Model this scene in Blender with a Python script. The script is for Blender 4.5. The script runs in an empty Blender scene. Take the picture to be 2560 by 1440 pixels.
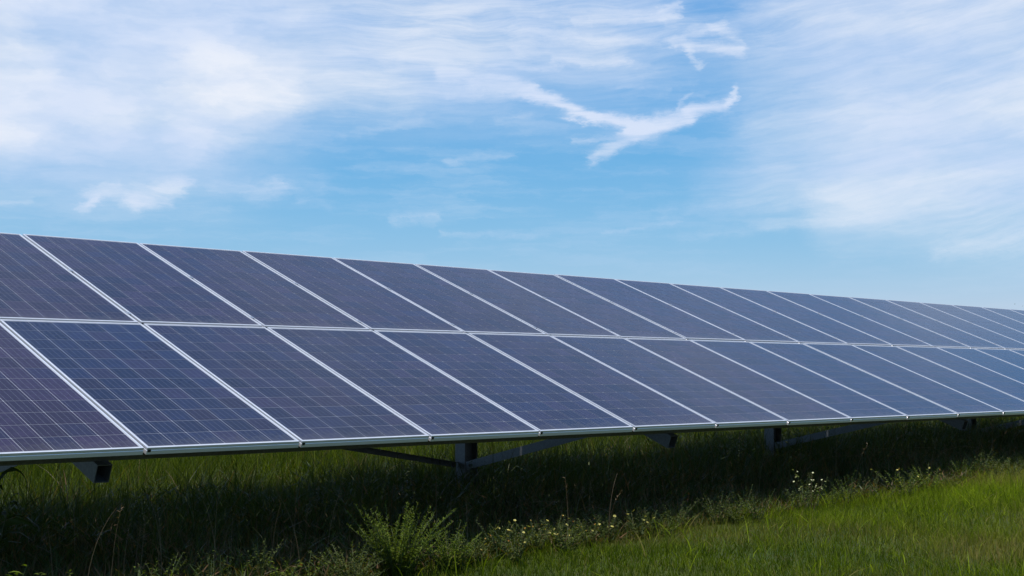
import bpy, math, random
import numpy as np
from mathutils import Matrix, Vector
random.seed(7)
rng = np.random.default_rng(11)
sc = bpy.context.scene
COL = sc.collection

# ------------------------------------------------------------------ camera
CAM_H = 1.20
cam_d = bpy.data.cameras.new('camera')
cam = bpy.data.objects.new('camera', cam_d)
COL.objects.link(cam)
cam_d.sensor_width = 36.0
cam_d.lens = 36.0 * 3405.3 / 2560.0
cam_d.clip_start = 0.05
cam_d.clip_end = 9000.0
cam.location = (0, 0, CAM_H)
cam.rotation_euler = (math.radians(90) + 0.0637, 0, 0)
sc.camera = cam

# ------------------------------------------------------------------ row frame of the array
ROW_A = 0.7877
TILT = 0.3851
D = np.array([math.cos(ROW_A), math.sin(ROW_A), 0.0])          # along the row
NH = np.array([-math.sin(ROW_A), math.cos(ROW_A), 0.0])        # to the back of the row
S = NH * math.cos(TILT) + np.array([0, 0, math.sin(TILT)])     # up the panel slope
N = np.cross(D, S)                                             # panel normal
P0 = np.array([-1.2368, 7.9924, CAM_H - 0.3828])

# ------------------------------------------------------------------ sun, sky, exposure
sun_dir = -D * 0.30 - NH * 0.06 + np.array([0, 0, 1.0])
sun_dir /= np.linalg.norm(sun_dir)
SUN_EL = math.asin(sun_dir[2])
SUN_AZ = math.atan2(sun_dir[0], sun_dir[1])                    # clockwise from +Y
sun_d = bpy.data.lights.new('sun', 'SUN')
sun_d.energy = 4.4
sun_d.angle = math.radians(0.55)
sun_d.color = (1.0, 0.955, 0.88)
sun = bpy.data.objects.new('sun', sun_d)
COL.objects.link(sun)
sun.rotation_euler = Vector((-sun_dir).tolist()).to_track_quat('-Z', 'Y').to_euler()
sun.location = (0, 0, 30)

sc.view_settings.view_transform = 'Standard'
sc.view_settings.look = 'None'
sc.view_settings.exposure = 0.0
sc.view_settings.gamma = 1.0
sc.view_settings.use_curve_mapping = False
sc.cycles.max_bounces = 8
sc.cycles.diffuse_bounces = 3
sc.cycles.glossy_bounces = 3
sc.cycles.transparent_max_bounces = 8

# cirrus features on the celestial sphere: az1, el1, az2, el2, half width (degrees), opacity
CLOUDS = [(-23.80,13.42,-14.0,13.9,4.3,0.90), (-23.72,10.56,-13.2,11.56,2.2,0.72), (-12.08,12.39,-9.77,11.67,1.01,0.75), (-9.77,11.67,-13.34,9.59,0.67,0.75),
 (-22.25,9.44,-16.20,9.71,0.67,0.50), (-22.26,9.90,-19.29,9.94,0.76,0.45), (-9.80,14.41,3.75,14.59,2.86,0.60), (-7.28,12.40,-0.51,12.33,0.84,0.45),
 (-3.06,12.56,0.85,11.92,0.42,0.85), (0.85,11.92,3.40,10.75,0.36,0.95), (3.40,10.75,5.42,10.39,0.32,0.85), (5.42,10.39,6.43,10.86,0.30,0.35),
 (9.41,11.81,9.02,11.21,0.20,0.60), (9.02,11.21,7.60,10.84,0.37,0.80), (7.60,10.84,5.42,10.14,0.47,0.85), (5.42,10.14,3.30,8.92,0.34,0.65),
 (0.00,14.29,7.13,13.74,0.34,0.50), (7.13,13.74,9.63,13.38,0.34,0.70), (7.63,13.61,7.96,12.79,0.24,0.50), (0.34,15.02,6.80,15.00,0.37,0.45),
 (6.46,14.50,9.47,14.19,0.34,0.40), (0.00,13.56,4.76,13.19,0.34,0.40), (14.53,14.17,22.18,12.67,3.53,0.42), (16.08,12.18,22.15,11.45,2.52,0.30),
 (12.12,14.94,21.49,14.55,1.51,0.40), (13.62,7.14,22.07,8.13,1.01,0.36), (6.24,6.80,14.42,7.28,0.47,0.30), (13.61,6.41,22.04,6.81,1.01,0.30),
 (7.06,5.71,16.77,6.72,0.37,0.25), (17.51,5.09,22.00,5.41,0.54,0.35), (16.83,10.23,22.09,9.14,2.86,0.28), (11.21,8.52,18.37,9.67,1.51,0.30),
 (-17.32,7.14,-16.16,7.46,0.40,0.55), (-15.52,7.16,-13.71,7.79,0.50,0.65), (-16.15,6.87,-14.25,6.93,0.24,0.40), (-17.77,6.73,-17.08,7.03,0.22,0.40),
 (-12.34,7.75,-8.08,7.85,0.57,0.30), (-10.71,7.47,-9.73,7.74,0.40,0.25), (-8.90,7.18,-7.49,7.03,0.25,0.30), (-4.89,6.53,-3.21,6.58,0.40,0.35),
 (-2.70,5.83,1.35,6.00,0.22,0.30), (-18.34,8.49,-17.03,8.60,0.27,0.35), (-21.60,6.73,-19.82,6.87,0.22,0.30), (14.54,9.83,16.45,10.89,0.08,0.22), (12.5,12.5,22.0,8.6,3.4,0.30), (9.0,7.6,21.0,9.2,1.0,0.22),
 (-4.76,13.11,2.04,12.90,0.20,0.40), (-2.72,11.66,-1.36,11.75,0.37,0.35), (-0.68,10.68,0.85,10.88,0.24,0.30), (2.04,13.23,5.77,12.92,0.20,0.40),
 (2.90,14.60,6.97,14.76,0.20,0.45), (6.13,15.10,6.97,15.24,0.17,0.50), (7.46,13.94,8.81,14.45,0.20,0.40), (8.30,14.31,9.63,13.78,0.17,0.40),
 (4.42,12.05,6.44,11.85,0.17,0.30), (4.75,11.63,8.11,11.64,0.17,0.30), (6.94,11.18,7.44,11.66,0.17,0.35), (2.71,9.84,5.42,10.06,0.20,0.45),
 (10.09,10.52,15.28,11.11,0.67,0.15), (-7.09,9.86,-3.90,10.66,0.27,0.28), (-9.74,8.97,-8.75,9.08,0.24,0.25), (-2.54,8.93,0.00,9.27,0.30,0.25),
 (-6.42,8.63,-2.20,8.76,0.30,0.15), (3.71,5.99,6.90,6.29,0.13,0.30), (-11.45,14.34,-9.81,14.73,1.01,0.50), (-19.92,11.30,-17.18,11.96,0.67,0.50),
 (-18.08,10.80,-15.91,11.08,0.67,0.40), (-14.14,9.56,-12.70,10.10,0.27,0.50), (-20.16,8.79,-16.19,9.31,0.37,0.30), (-13.49,9.18,-13.01,9.44,0.13,0.40)]


class NT:
    """small wrapper to write node trees as expressions"""
    def __init__(self, tree):
        self.t = tree
        tree.nodes.clear()

    def node(self, kind, **kw):
        n = self.t.nodes.new(kind)
        for k, v in kw.items():
            setattr(n, k, v)
        return n

    def link(self, a, sock):
        if isinstance(a, bpy.types.NodeSocket):
            self.t.links.new(a, sock)
        elif a is not None:
            sock.default_value = a

    def m(self, op, a, b=None, c=None, clamp=False):
        n = self.node('ShaderNodeMath', operation=op, use_clamp=clamp)
        for s, v in zip(n.inputs, (a, b, c)):
            self.link(v, s)
        return n.outputs[0]

    def v(self, op, a, b=None, scale=None):
        n = self.node('ShaderNodeVectorMath', operation=op)
        self.link(a, n.inputs[0])
        if b is not None:
            self.link(b, n.inputs[1])
        if scale is not None:
            self.link(scale, n.inputs['Scale'])
        return n.outputs['Value'] if op in ('DOT_PRODUCT', 'LENGTH', 'DISTANCE') else n.outputs['Vector']

    def xyz(self, x, y, z=0.0):
        n = self.node('ShaderNodeCombineXYZ')
        for s, v in zip(n.inputs, (x, y, z)):
            self.link(v, s)
        return n.outputs[0]

    def sep(self, a):
        n = self.node('ShaderNodeSeparateXYZ')
        self.link(a, n.inputs[0])
        return n.outputs

    def noise(self, vec, scale=1.0, detail=3.0, rough=0.55, color=False, dist=0.0, dims='3D'):
        n = self.node('ShaderNodeTexNoise', noise_dimensions=dims)
        self.link(vec, n.inputs['Vector'])
        n.inputs['Scale'].default_value = scale
        n.inputs['Detail'].default_value = detail
        n.inputs['Roughness'].default_value = rough
        n.inputs['Distortion'].default_value = dist
        return n.outputs['Color'] if color else n.outputs[0]

    def rng(self, a, f0, f1, t0=0.0, t1=1.0, smooth=True):
        n = self.node('ShaderNodeMapRange', interpolation_type='SMOOTHSTEP' if smooth else 'LINEAR')
        for s, v in zip(n.inputs, (a, f0, f1, t0, t1)):
            self.link(v, s)
        return n.outputs[0]

    def mix(self, f, a, b, blend='MIX'):
        n = self.node('ShaderNodeMix', data_type='RGBA', blend_type=blend)
        self.link(f, n.inputs[0])
        for i, c in ((6, a), (7, b)):
            if isinstance(c, (tuple, list)):
                c = tuple(c) + ((1.0,) if len(c) == 3 else ())
            self.link(c, n.inputs[i])
        return n.outputs[2]


SKY_STRENGTH = 0.12
world = bpy.data.worlds.new('World')
sc.world = world
world.use_nodes = True
world.cycles.sampling_method = 'MANUAL'
world.cycles.sample_map_resolution = 256
w = NT(world.node_tree)
gen = w.node('ShaderNodeTexCoord').outputs['Generated']
sky = w.node('ShaderNodeTexSky', sky_type='NISHITA')
sky.sun_disc = False
sky.sun_elevation = SUN_EL
sky.sun_rotation = SUN_AZ
sky.air_density = 1.0
sky.dust_density = 0.3
sky.ozone_density = 1.0
# clear-sky colour, deepened the way the photograph's polarised blue is
sr, sg, sb = w.sep(sky.outputs[0])
blue = w.xyz(w.m('MULTIPLY', w.m('POWER', w.m('DIVIDE', w.m('MINIMUM', sr, 6.0), 2.5), 1.55), 1.02),
             w.m('MULTIPLY', w.m('POWER', w.m('DIVIDE', sg, 3.7), 0.73), 3.30),
             w.m('MULTIPLY', w.m('POWER', w.m('DIVIDE', sb, 5.4), 0.22), 6.35))
gx, gy, gz = w.sep(gen)
az = w.m('MULTIPLY', w.m('ARCTAN2', gx, gy), 57.29578)
el = w.m('MULTIPLY', w.m('ARCSINE', gz), 57.29578)
q0 = w.xyz(az, el)
# shredding of the cloud edges, drawn out along the wind
HALF = (0.5, 0.5, 0.5)
n1 = w.v('SUBTRACT', w.noise(w.v('MULTIPLY', q0, (0.5, 1.0, 1.0)), 0.55, 1.0, 0.5, color=True, dims='2D'), HALF)
n2 = w.v('SUBTRACT', w.noise(w.v('MULTIPLY', q0, (0.5, 1.3, 1.0)), 1.7, 5.0, 0.66, color=True, dims='2D'), HALF)
q = w.v('ADD', q0, w.v('ADD', w.v('MULTIPLY', n1, (0.7, 0.4, 0.0)), w.v('MULTIPLY', n2, (1.25, 0.5, 0.0))))
px_, py_, _z = w.sep(q)
PX, PY = w.xyz(px_, px_, px_), w.xyz(py_, py_, py_)


def mad(a_, b_, c_):
    n_ = w.node('ShaderNodeVectorMath', operation='MULTIPLY_ADD')
    for s_, v_ in zip(n_.inputs, (a_, b_, c_)):
        w.link(v_, s_)
    return n_.outputs[0]


def streaks(lst):
    """share of open sky left between a list of streaks"""
    clear = None
    while len(lst) % 3:
        lst.append((0, -80, 1, -80, 0.1, 0.0))
    for i in range(0, len(lst), 3):          # three streaks at a time, one per vector component
        tri = np.array(lst[i:i + 3])
        bx, by = tri[:, 2] - tri[:, 0], tri[:, 3] - tri[:, 1]
        L2 = bx * bx + by * by
        tt = lambda a_: tuple(float(v_) for v_ in a_)
        h = mad(PX, tt(bx / L2), mad(PY, tt(by / L2), tt(-(tri[:, 0] * bx + tri[:, 1] * by) / L2)))
        h = w.v('MINIMUM', w.v('MAXIMUM', h, (0, 0, 0)), (1, 1, 1))
        dx = mad(h, tt(-bx), w.v('SUBTRACT', PX, tt(tri[:, 0])))
        dy = mad(h, tt(-by), w.v('SUBTRACT', PY, tt(tri[:, 1])))
        d2 = mad(dx, dx, w.v('MULTIPLY', dy, dy))
        f_ = w.v('MAXIMUM', mad(d2, tt(-1.0 / (np.where(tri[:, 4] < 0.6, 1.6, 2.1) * tri[:, 4]) ** 2), (1, 1, 1)), (0, 0, 0))
        keep = mad(w.v('MULTIPLY', f_, f_), tt(-tri[:, 5]), (1, 1, 1))
        clear = keep if clear is None else w.v('MULTIPLY', clear, keep)
    c1, c2, c3 = w.sep(clear)
    return w.m('MULTIPLY', w.m('MULTIPLY', c1, c2), c3)


cover = w.m('SUBTRACT', 1.0, streaks([c_ for c_ in CLOUDS if c_[4] >= 0.6]))
wisp = w.m('SUBTRACT', 1.0, streaks([c_ for c_ in CLOUDS if c_[4] < 0.6]))
# fibres: fine noise stretched along the wind, fanning upwards to the right
fan = w.m('MULTIPLY', w.m('POWER', w.m('MAXIMUM', w.m('MINIMUM', az, 40.0), 0.0), 2.0), 0.006)
qf = w.v('ADD', w.xyz(az, w.m('SUBTRACT', el, fan)), w.v('MULTIPLY', n1, (3.0, 0.7, 0.0)))
fib = w.noise(w.v('MULTIPLY', qf, (0.12, 1.2, 1.0)), 1.2, 6.0, 0.68, dims='2D')
soft = w.noise(w.v('MULTIPLY', q, (0.16, 0.42, 1.0)), 1.0, 4.0, 0.6, dims='2D')
shred = w.m('MULTIPLY', w.rng(fib, 0.32, 0.66, 0.55, 1.12, smooth=False), 1.0)
billow = w.rng(soft, 0.30, 0.66, 0.62, 1.14, smooth=False)
side = w.m('MULTIPLY', w.rng(az, -11.0, -4.0, 0.10, 0.80), w.rng(az, 9.0, 15.0, 1.0, 0.45))
cover = w.m('MULTIPLY', cover, w.m('ADD', w.m('MULTIPLY', shred, side), w.m('MULTIPLY', billow, w.m('SUBTRACT', 1.0, side))))
tear = w.noise(w.v('MULTIPLY', w.v('ADD', q0, w.v('MULTIPLY', n2, (1.5, 0.9, 0.0))), (0.42, 1.0, 1.0)), 2.6, 5.0, 0.72, dims='2D')
ragged = w.rng(w.m('ADD', wisp, w.m('MULTIPLY', w.m('SUBTRACT', tear, 0.5), 0.75)), -0.12, 0.78)
wisp = w.m('MULTIPLY', w.m('MULTIPLY', wisp, ragged), w.rng(fib, 0.32, 0.62, 0.62, 1.18, smooth=False))
cover = w.m('SUBTRACT', 1.0, w.m('MULTIPLY', w.m('SUBTRACT', 1.0, cover, clamp=True), w.m('SUBTRACT', 1.0, wisp, clamp=True)))
# thin cirrus veil over the whole dome
veil_n = w.noise(w.v('MULTIPLY', gen, (1.0, 1.0, 3.0)), 2.2, 3.0, 0.6, dist=0.6)
high = w.rng(el, 14.0, 26.0)                # above the frame the unseen cirrus cover is shaped for the panels' sky reflections
v_lo = w.m('MULTIPLY', w.m('MULTIPLY', w.rng(veil_n, 0.45, 0.78, 0.0, 0.36), w.rng(fib, 0.38, 0.68, 0.1, 1.3, smooth=False)), w.rng(el, 2.0, 14.0, 0.5, 1.0))
comb = w.noise(w.v('MULTIPLY', w.v('ADD', q0, w.v('MULTIPLY', n2, (2.5, 0.4, 0.0))), (0.10, 0.8, 1.0)), 1.5, 4.0, 0.62, dims='2D')
v_lo = w.m('ADD', v_lo, w.m('MULTIPLY', w.rng(comb, 0.42, 0.76, 0.0, 0.17), w.rng(el, 3.0, 7.0, 0.35, 1.0)))
v_hi = w.rng(veil_n, 0.30, 0.68, 0.12, 0.52)
veil = w.m('ADD', w.m('MULTIPLY', v_lo, w.m('SUBTRACT', 1.0, high)), w.m('MULTIPLY', v_hi, high))
cover = w.m('SUBTRACT', 1.0, w.m('MULTIPLY', w.m('SUBTRACT', 1.0, cover, clamp=True), w.m('SUBTRACT', 1.0, veil)), clamp=True)
bright = w.noise(w.v('MULTIPLY', q, (0.2, 0.6, 1.0)), 0.5, 2.0, 0.6, dims='2D')
cl_col = w.mix(w.rng(bright, 0.3, 0.7), (5.3, 6.2, 7.9), (6.9, 7.3, 8.1))
skyc = w.mix(cover, blue, cl_col)
bg = w.node('ShaderNodeBackground')
w.link(skyc, bg.inputs['Color'])
bg.inputs['Strength'].default_value = SKY_STRENGTH
wo = w.node('ShaderNodeOutputWorld')
w.link(bg.outputs[0], wo.inputs[0])


# ------------------------------------------------------------------ helpers
def material(name):
    m = bpy.data.materials.new(name)
    m.use_nodes = True
    t = NT(m.node_tree)
    out = t.node('ShaderNodeOutputMaterial')
    b = t.node('ShaderNodeBsdfPrincipled')
    t.link(b.outputs[0], out.inputs[0])
    return m, t, b, out


def setp(t, b, **kw):
    names = dict(base='Base Color', rough='Roughness', metal='Metallic', ior='IOR', spec='Specular IOR Level',
                 coat='Coat Weight', coat_rough='Coat Roughness', coat_ior='Coat IOR', normal='Normal')
    for k, v in kw.items():
        if isinstance(v, (tuple, list)) and len(v) == 3 and k == 'base':
            v = tuple(v) + (1.0,)
        t.link(v, b.inputs[names[k]])


def mesh_from(name, verts, faces, mat=None, smooth=False):
    me = bpy.data.meshes.new(name)
    me.from_pydata([tuple(map(float, v)) for v in verts], [], faces)
    me.validate()
    if mat:
        me.materials.append(mat)
    if smooth:
        for p in me.polygons:
            p.use_smooth = True
    me.update()
    return me


def mesh_np(name, verts, loops, sizes, mat, attrs=None, smooth=False):
    """fast mesh from numpy arrays; attrs = {name: per-vertex float array}"""
    me = bpy.data.meshes.new(name)
    me.vertices.add(len(verts))
    me.vertices.foreach_set('co', np.asarray(verts, np.float32).ravel())
    me.loops.add(len(loops))
    me.loops.foreach_set('vertex_index', np.asarray(loops, np.int32))
    me.polygons.add(len(sizes))
    st = np.concatenate([[0], np.cumsum(sizes)[:-1]]).astype(np.int32)
    me.polygons.foreach_set('loop_start', st)
    me.polygons.foreach_set('loop_total', np.asarray(sizes, np.int32))
    if smooth:
        me.polygons.foreach_set('use_smooth', np.ones(len(sizes), bool))
    me.update(calc_edges=True)
    for k, a in (attrs or {}).items():
        at = me.attributes.new(k, 'FLOAT', 'POINT')
        at.data.foreach_set('value', np.asarray(a, np.float32))
    me.materials.append(mat)
    return me


def link(name, data, parent=None, mat=None, loc=None):
    o = bpy.data.objects.new(name, data)
    COL.objects.link(o)
    if parent is not None:
        o.parent = parent
    if loc is not None:
        o.location = loc
    return o


def tag(o, label=None, cat=None, group=None, kind=None):
    if label:
        o['label'] = label
    if cat:
        o['category'] = cat
    if group:
        o['group'] = group
    if kind:
        o['kind'] = kind
    return o


def basis(origin, x, y, z):
    m = Matrix.Identity(4)
    for i, a in enumerate((x, y, z)):
        for j in range(3):
            m[j][i] = float(a[j])
    for j in range(3):
        m[j][3] = float(origin[j])
    return m


def box_vf(x0, x1, y0, y1, z0, z1):
    v = [(x, y, z) for z in (z0, z1) for y in (y0, y1) for x in (x0, x1)]
    f = [(0, 2, 3, 1), (4, 5, 7, 6), (0, 1, 5, 4), (2, 6, 7, 3), (0, 4, 6, 2), (1, 3, 7, 5)]
    return v, f


def join_vf(parts):
    V, F = [], []
    for v, f in parts:
        o = len(V)
        V += list(v)
        F += [tuple(i + o for i in ff) for ff in f]
    return V, F


def extrude_profile(prof, p, q_, xa, ya):
    """closed 2D profile extruded from point p to q_; xa, ya = profile axes"""
    p, q_, xa, ya = (np.asarray(a, float) for a in (p, q_, xa, ya))
    n = len(prof)
    v = [p + xa * a + ya * b for a, b in prof] + [q_ + xa * a + ya * b for a, b in prof]
    f = [(i, (i + 1) % n, n + (i + 1) % n, n + i) for i in range(n)]
    f += [tuple(reversed(range(n))), tuple(range(n, 2 * n))]
    return v, f


# value noise for scattering
_tab = rng.random((64, 64))


def vnoise(x, y, s):
    x, y = np.asarray(x) / s + 100, np.asarray(y) / s + 100
    xi, yi = np.floor(x).astype(int), np.floor(y).astype(int)
    fx, fy = x - xi, y - yi
    fx, fy = fx * fx * (3 - 2 * fx), fy * fy * (3 - 2 * fy)
    t = lambda a, b: _tab[a % 64, b % 64]
    return (t(xi, yi) * (1 - fx) * (1 - fy) + t(xi + 1, yi) * fx * (1 - fy) + t(xi, yi + 1) * (1 - fx) * fy + t(xi + 1, yi + 1) * fx * fy)


def uw(x, y):
    dx, dy = np.asarray(x) - P0[0], np.asarray(y) - P0[1]
    return dx * D[0] + dy * D[1], dx * NH[0] + dy * NH[1]


def xy(u, wv):
    return P0[0] + np.asarray(u) * D[0] + np.asarray(wv) * NH[0], P0[1] + np.asarray(u) * D[1] + np.asarray(wv) * NH[1]


def ground_z(x, y):
    u, wv = uw(x, y)
    rise = np.clip(u, 0, 13)
    far = np.exp(-(np.hypot(np.asarray(x), np.asarray(y) - 10) / 45.0) ** 2)
    return (0.016 * rise + 0.10 * (vnoise(x, y, 2.7) - 0.5) + 0.05 * (vnoise(y, x, 0.9) - 0.5)) * far


def gpt(u, wv):
    x, y = xy(u, wv)
    return np.array([x, y, float(ground_z(x, y))])


# ------------------------------------------------------------------ materials
def aluminium(name, base, rough, metal=0.85):
    m, t, b, _ = material(name)
    co = t.node('ShaderNodeTexCoord').outputs['Object']
    n1 = t.noise(t.v('MULTIPLY', co, (3, 3, 60)), 4.0, 3.0)
    col = t.mix(n1, tuple(c * 0.86 for c in base), tuple(min(1, c * 1.08) for c in base))
    setp(t, b, base=col, rough=t.rng(n1, 0.2, 0.8, rough - 0.06, rough + 0.08, smooth=False), metal=metal)
    return m


MAT_FRAME = aluminium('anodised_aluminium', (0.80, 0.79, 0.80), 0.44, 0.65)
MAT_CLAMP = aluminium('clamp_aluminium', (0.60, 0.60, 0.62), 0.38, 0.85)


def galvanised():
    m, t, b, _ = material('galvanised_steel')
    co = t.node('ShaderNodeTexCoord').outputs['Object']
    vor = t.node('ShaderNodeTexVoronoi')
    t.link(co, vor.inputs['Vector'])
    vor.inputs['Scale'].default_value = 60.0
    n = t.noise(co, 3.0, 4.0)
    col = t.mix(vor.outputs['Distance'], (0.085, 0.088, 0.093), (0.135, 0.14, 0.147))
    col = t.mix(t.rng(n, 0.45, 0.75, 0.0, 0.5), col, (0.07, 0.066, 0.062))
    setp(t, b, base=col, rough=0.5, metal=0.4)
    return m


MAT_GALV = galvanised()
m, t, b, _ = material('hole_shade')
setp(t, b, base=(0.012, 0.012, 0.014), rough=0.5)  # near-black, stands for the shade inside the frame's drain holes
MAT_DARK = m


def glass_coat(t, b):
    co = t.node('ShaderNodeTexCoord').outputs['Object']
    dirt = t.noise(co, 9.0, 4.0)
    setp(t, b, coat=1.0, coat_rough=t.rng(dirt, 0.3, 0.7, 0.07, 0.16, smooth=False), coat_ior=1.21)
    return co


def cell_material(joined):
    """blue multicrystalline silicon with four busbars, laminated under glass"""
    m, t, b, _ = material('silicon_cell_strip' if joined else 'silicon_cell')
    co = glass_coat(t, b)
    x, y, z = t.sep(co)
    if joined:   # many cells in one mesh: fold the coordinate back to one cell
        x = t.m('SUBTRACT', t.m('MULTIPLY', t.m('FRACT', t.m('DIVIDE', t.m('SUBTRACT', x, 0.0193), 0.1595)), 0.1595), 0.078)
    k = t.m('ABSOLUTE', t.m('SUBTRACT', t.m('ABSOLUTE', x), 0.039))
    bus = t.m('LESS_THAN', t.m('ABSOLUTE', t.m('SUBTRACT', k, 0.0195)), 0.0008)
    info = t.node('ShaderNodeObjectInfo')
    vor = t.node('ShaderNodeTexVoronoi')
    t.link(t.v('ADD', co, t.v('SCALE', (3.1, 7.7, 0.0), scale=info.outputs['Random'])), vor.inputs['Vector'])
    vor.inputs['Scale'].default_value = 55.0
    grain = t.sep(vor.outputs['Color'])[0]
    g = t.rng(grain, 0.0, 1.0, 0.82, 1.18, smooth=False)
    col = t.mix(1.0, info.outputs['Color'], t.xyz(g, g, g), 'MULTIPLY')
    grime = t.m('MULTIPLY', t.m('SUBTRACT', 1.0, info.outputs['Alpha']), t.rng(t.m('ADD', t.noise(co, 30.0, 3.0), t.m('MULTIPLY', y, -3.0)), 0.35, 0.9))
    col = t.mix(grime, col, (0.13, 0.12, 0.10))
    col = t.mix(bus, col, (0.13, 0.13, 0.15))
    setp(t, b, base=col, rough=0.6, spec=0.05)
    return m


MAT_CELL = cell_material(False)
MAT_CELLS = cell_material(True)
m, t, b, _ = material('white_backsheet')
glass_coat(t, b)
setp(t, b, base=(0.36, 0.37, 0.40), rough=0.6, spec=0.1)
MAT_SHEET = m


def foliage_material(name, lo, hi, dry, trans=0.35, rough=0.5, spec=0.35):
    """two-sided leaf; 'tint' picks between two greens, 'dry' blends to straw"""
    m, t, b, out = material(name)
    a1 = t.node('ShaderNodeAttribute', attribute_name='tint').outputs['Fac']
    a2 = t.node('ShaderNodeAttribute', attribute_name='dry').outputs['Fac']
    info = t.node('ShaderNodeObjectInfo').outputs['Random']
    col = t.mix(a1, lo, hi)
    col = t.mix(a2, col, dry)
    setp(t, b, base=col, rough=rough, spec=spec)
    tr = t.node('ShaderNodeBsdfTranslucent')
    tc = t.mix(1.0, col, (1.3, 1.35, 0.30), 'MULTIPLY')
    t.link(tc, tr.inputs['Color'])
    mx = t.node('ShaderNodeMixShader')
    mx.inputs[0].default_value = trans
    t.link(b.outputs[0], mx.inputs[1])
    t.link(tr.outputs[0], mx.inputs[2])
    t.link(mx.outputs[0], out.inputs[0])
    return m


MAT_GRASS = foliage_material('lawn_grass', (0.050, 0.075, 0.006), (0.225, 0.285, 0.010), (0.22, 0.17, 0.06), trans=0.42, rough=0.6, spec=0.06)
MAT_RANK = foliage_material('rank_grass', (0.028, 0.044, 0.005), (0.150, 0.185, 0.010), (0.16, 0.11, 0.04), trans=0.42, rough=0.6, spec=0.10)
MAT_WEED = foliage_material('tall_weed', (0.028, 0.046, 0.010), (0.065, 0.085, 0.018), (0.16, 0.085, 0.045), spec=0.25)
MAT_LEAF = foliage_material('leaf_green', (0.060, 0.090, 0.012), (0.135, 0.175, 0.022), (0.15, 0.11, 0.05), rough=0.65, spec=0.10)
MAT_GREY = foliage_material('leaf_grey_green', (0.055, 0.072, 0.022), (0.105, 0.130, 0.038), (0.16, 0.12, 0.06), rough=0.65, spec=0.10)
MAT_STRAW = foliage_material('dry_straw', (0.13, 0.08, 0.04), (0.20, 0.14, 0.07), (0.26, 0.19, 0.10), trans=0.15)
MAT_STEM = foliage_material('green_stem', (0.045, 0.070, 0.020), (0.075, 0.080, 0.030), (0.10, 0.03, 0.02), trans=0.1)
MAT_PETAL = foliage_material('yellow_petal', (0.52, 0.44, 0.08), (0.60, 0.54, 0.20), (0.55, 0.22, 0.06), trans=0.3)
MAT_PALE = foliage_material('pale_petal', (0.55, 0.55, 0.28), (0.66, 0.66, 0.42), (0.5, 0.45, 0.2), trans=0.3)


def soil():
    m, t, b, _ = material('grassy_soil')
    co = t.node('ShaderNodeTexCoord').outputs['Object']
    n1 = t.noise(co, 0.35, 5.0, 0.6)
    n2 = t.noise(co, 6.0, 5.0, 0.65)
    c = t.mix(t.rng(n1, 0.35, 0.65), (0.034, 0.055, 0.012), (0.060, 0.075, 0.018))
    c = t.mix(t.rng(n2, 0.45, 0.75, 0.0, 0.7), c, (0.055, 0.042, 0.022))
    bump = t.node('ShaderNodeBump')
    bump.inputs['Strength'].default_value = 0.6
    bump.inputs['Distance'].default_value = 0.04
    t.link(n2, bump.inputs['Height'])
    setp(t, b, base=c, rough=0.9, spec=0.1, normal=bump.outputs[0])
    return m


MAT_SOIL = soil()

# ------------------------------------------------------------------ ground
ax = np.unique(np.concatenate([-np.geomspace(30, 4000, 26)[::-1], np.arange(-30, 30.01, 0.4), np.geomspace(30, 4000, 26)]))
gxv, gyv = np.meshgrid(ax, ax + 12)
gzv = ground_z(gxv.ravel(), gyv.ravel())
nn = len(ax)
idx = np.arange(nn * nn).reshape(nn, nn)
quads = np.stack([idx[:-1, :-1], idx[:-1, 1:], idx[1:, 1:], idx[1:, :-1]], -1).reshape(-1, 4)
me = mesh_np('ground', np.stack([gxv.ravel(), gyv.ravel(), gzv], -1), quads.ravel(), np.full(len(quads), 4), MAT_SOIL, smooth=True)
tag(link('ground', me), 'open grassy ground around and beneath the solar array', 'ground', kind='structure')

# ------------------------------------------------------------------ solar panels
PITCH = 1.012
PW, PL, PH = 0.992, 1.956, 0.040
VGAP = 0.038
K0, K1 = -4, 24
FR_PROF = [(0, 0), (0, -.009), (.0018, -.011), (.0018, -.016), (0, -.018), (0, -PH), (.030, -PH), (.030, -.0375),
           (.0022, -.0375), (.0022, -.0065), (.0112, -.0065), (.0112, 0)]


def rail_mesh(name, L):
    """frame rail with mitred ends along +x, outside face at y=0"""
    n = len(FR_PROF)
    v = [(a, a, z) for a, z in FR_PROF] + [(L - a, a, z) for a, z in FR_PROF]
    f = [(i, n + i, n + (i + 1) % n, (i + 1) % n) for i in range(n)]
    f += [tuple(range(n)), tuple(reversed(range(n, 2 * n)))]
    return mesh_from(name, v, f, MAT_FRAME)


ME_SHORT = rail_mesh('short_rail', PW)
ME_LONG = rail_mesh('long_rail', PL)
CW, CG = 0.156, 0.0035
c0x = (PW - (6 * CW + 5 * CG)) / 2 + CW / 2
c0y = (PL - (12 * CW + 11 * CG)) / 2 + CW / 2


def cell_vf(cx=0.0, cy=0.0):
    h, c = CW / 2, 0.0025
    pr = [(-h + c, -h), (h - c, -h), (h, -h + c), (h, h - c), (h - c, h), (-h + c, h), (-h, h - c), (-h, -h + c)]
    v = [(cx + a, cy + b_, 0.0006) for a, b_ in pr] + [(cx + a, cy + b_, 0.0) for a, b_ in pr]
    f = [tuple(range(8))] + [(i, 8 + i, 8 + (i + 1) % 8, (i + 1) % 8) for i in range(8)]
    return v, f


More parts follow.
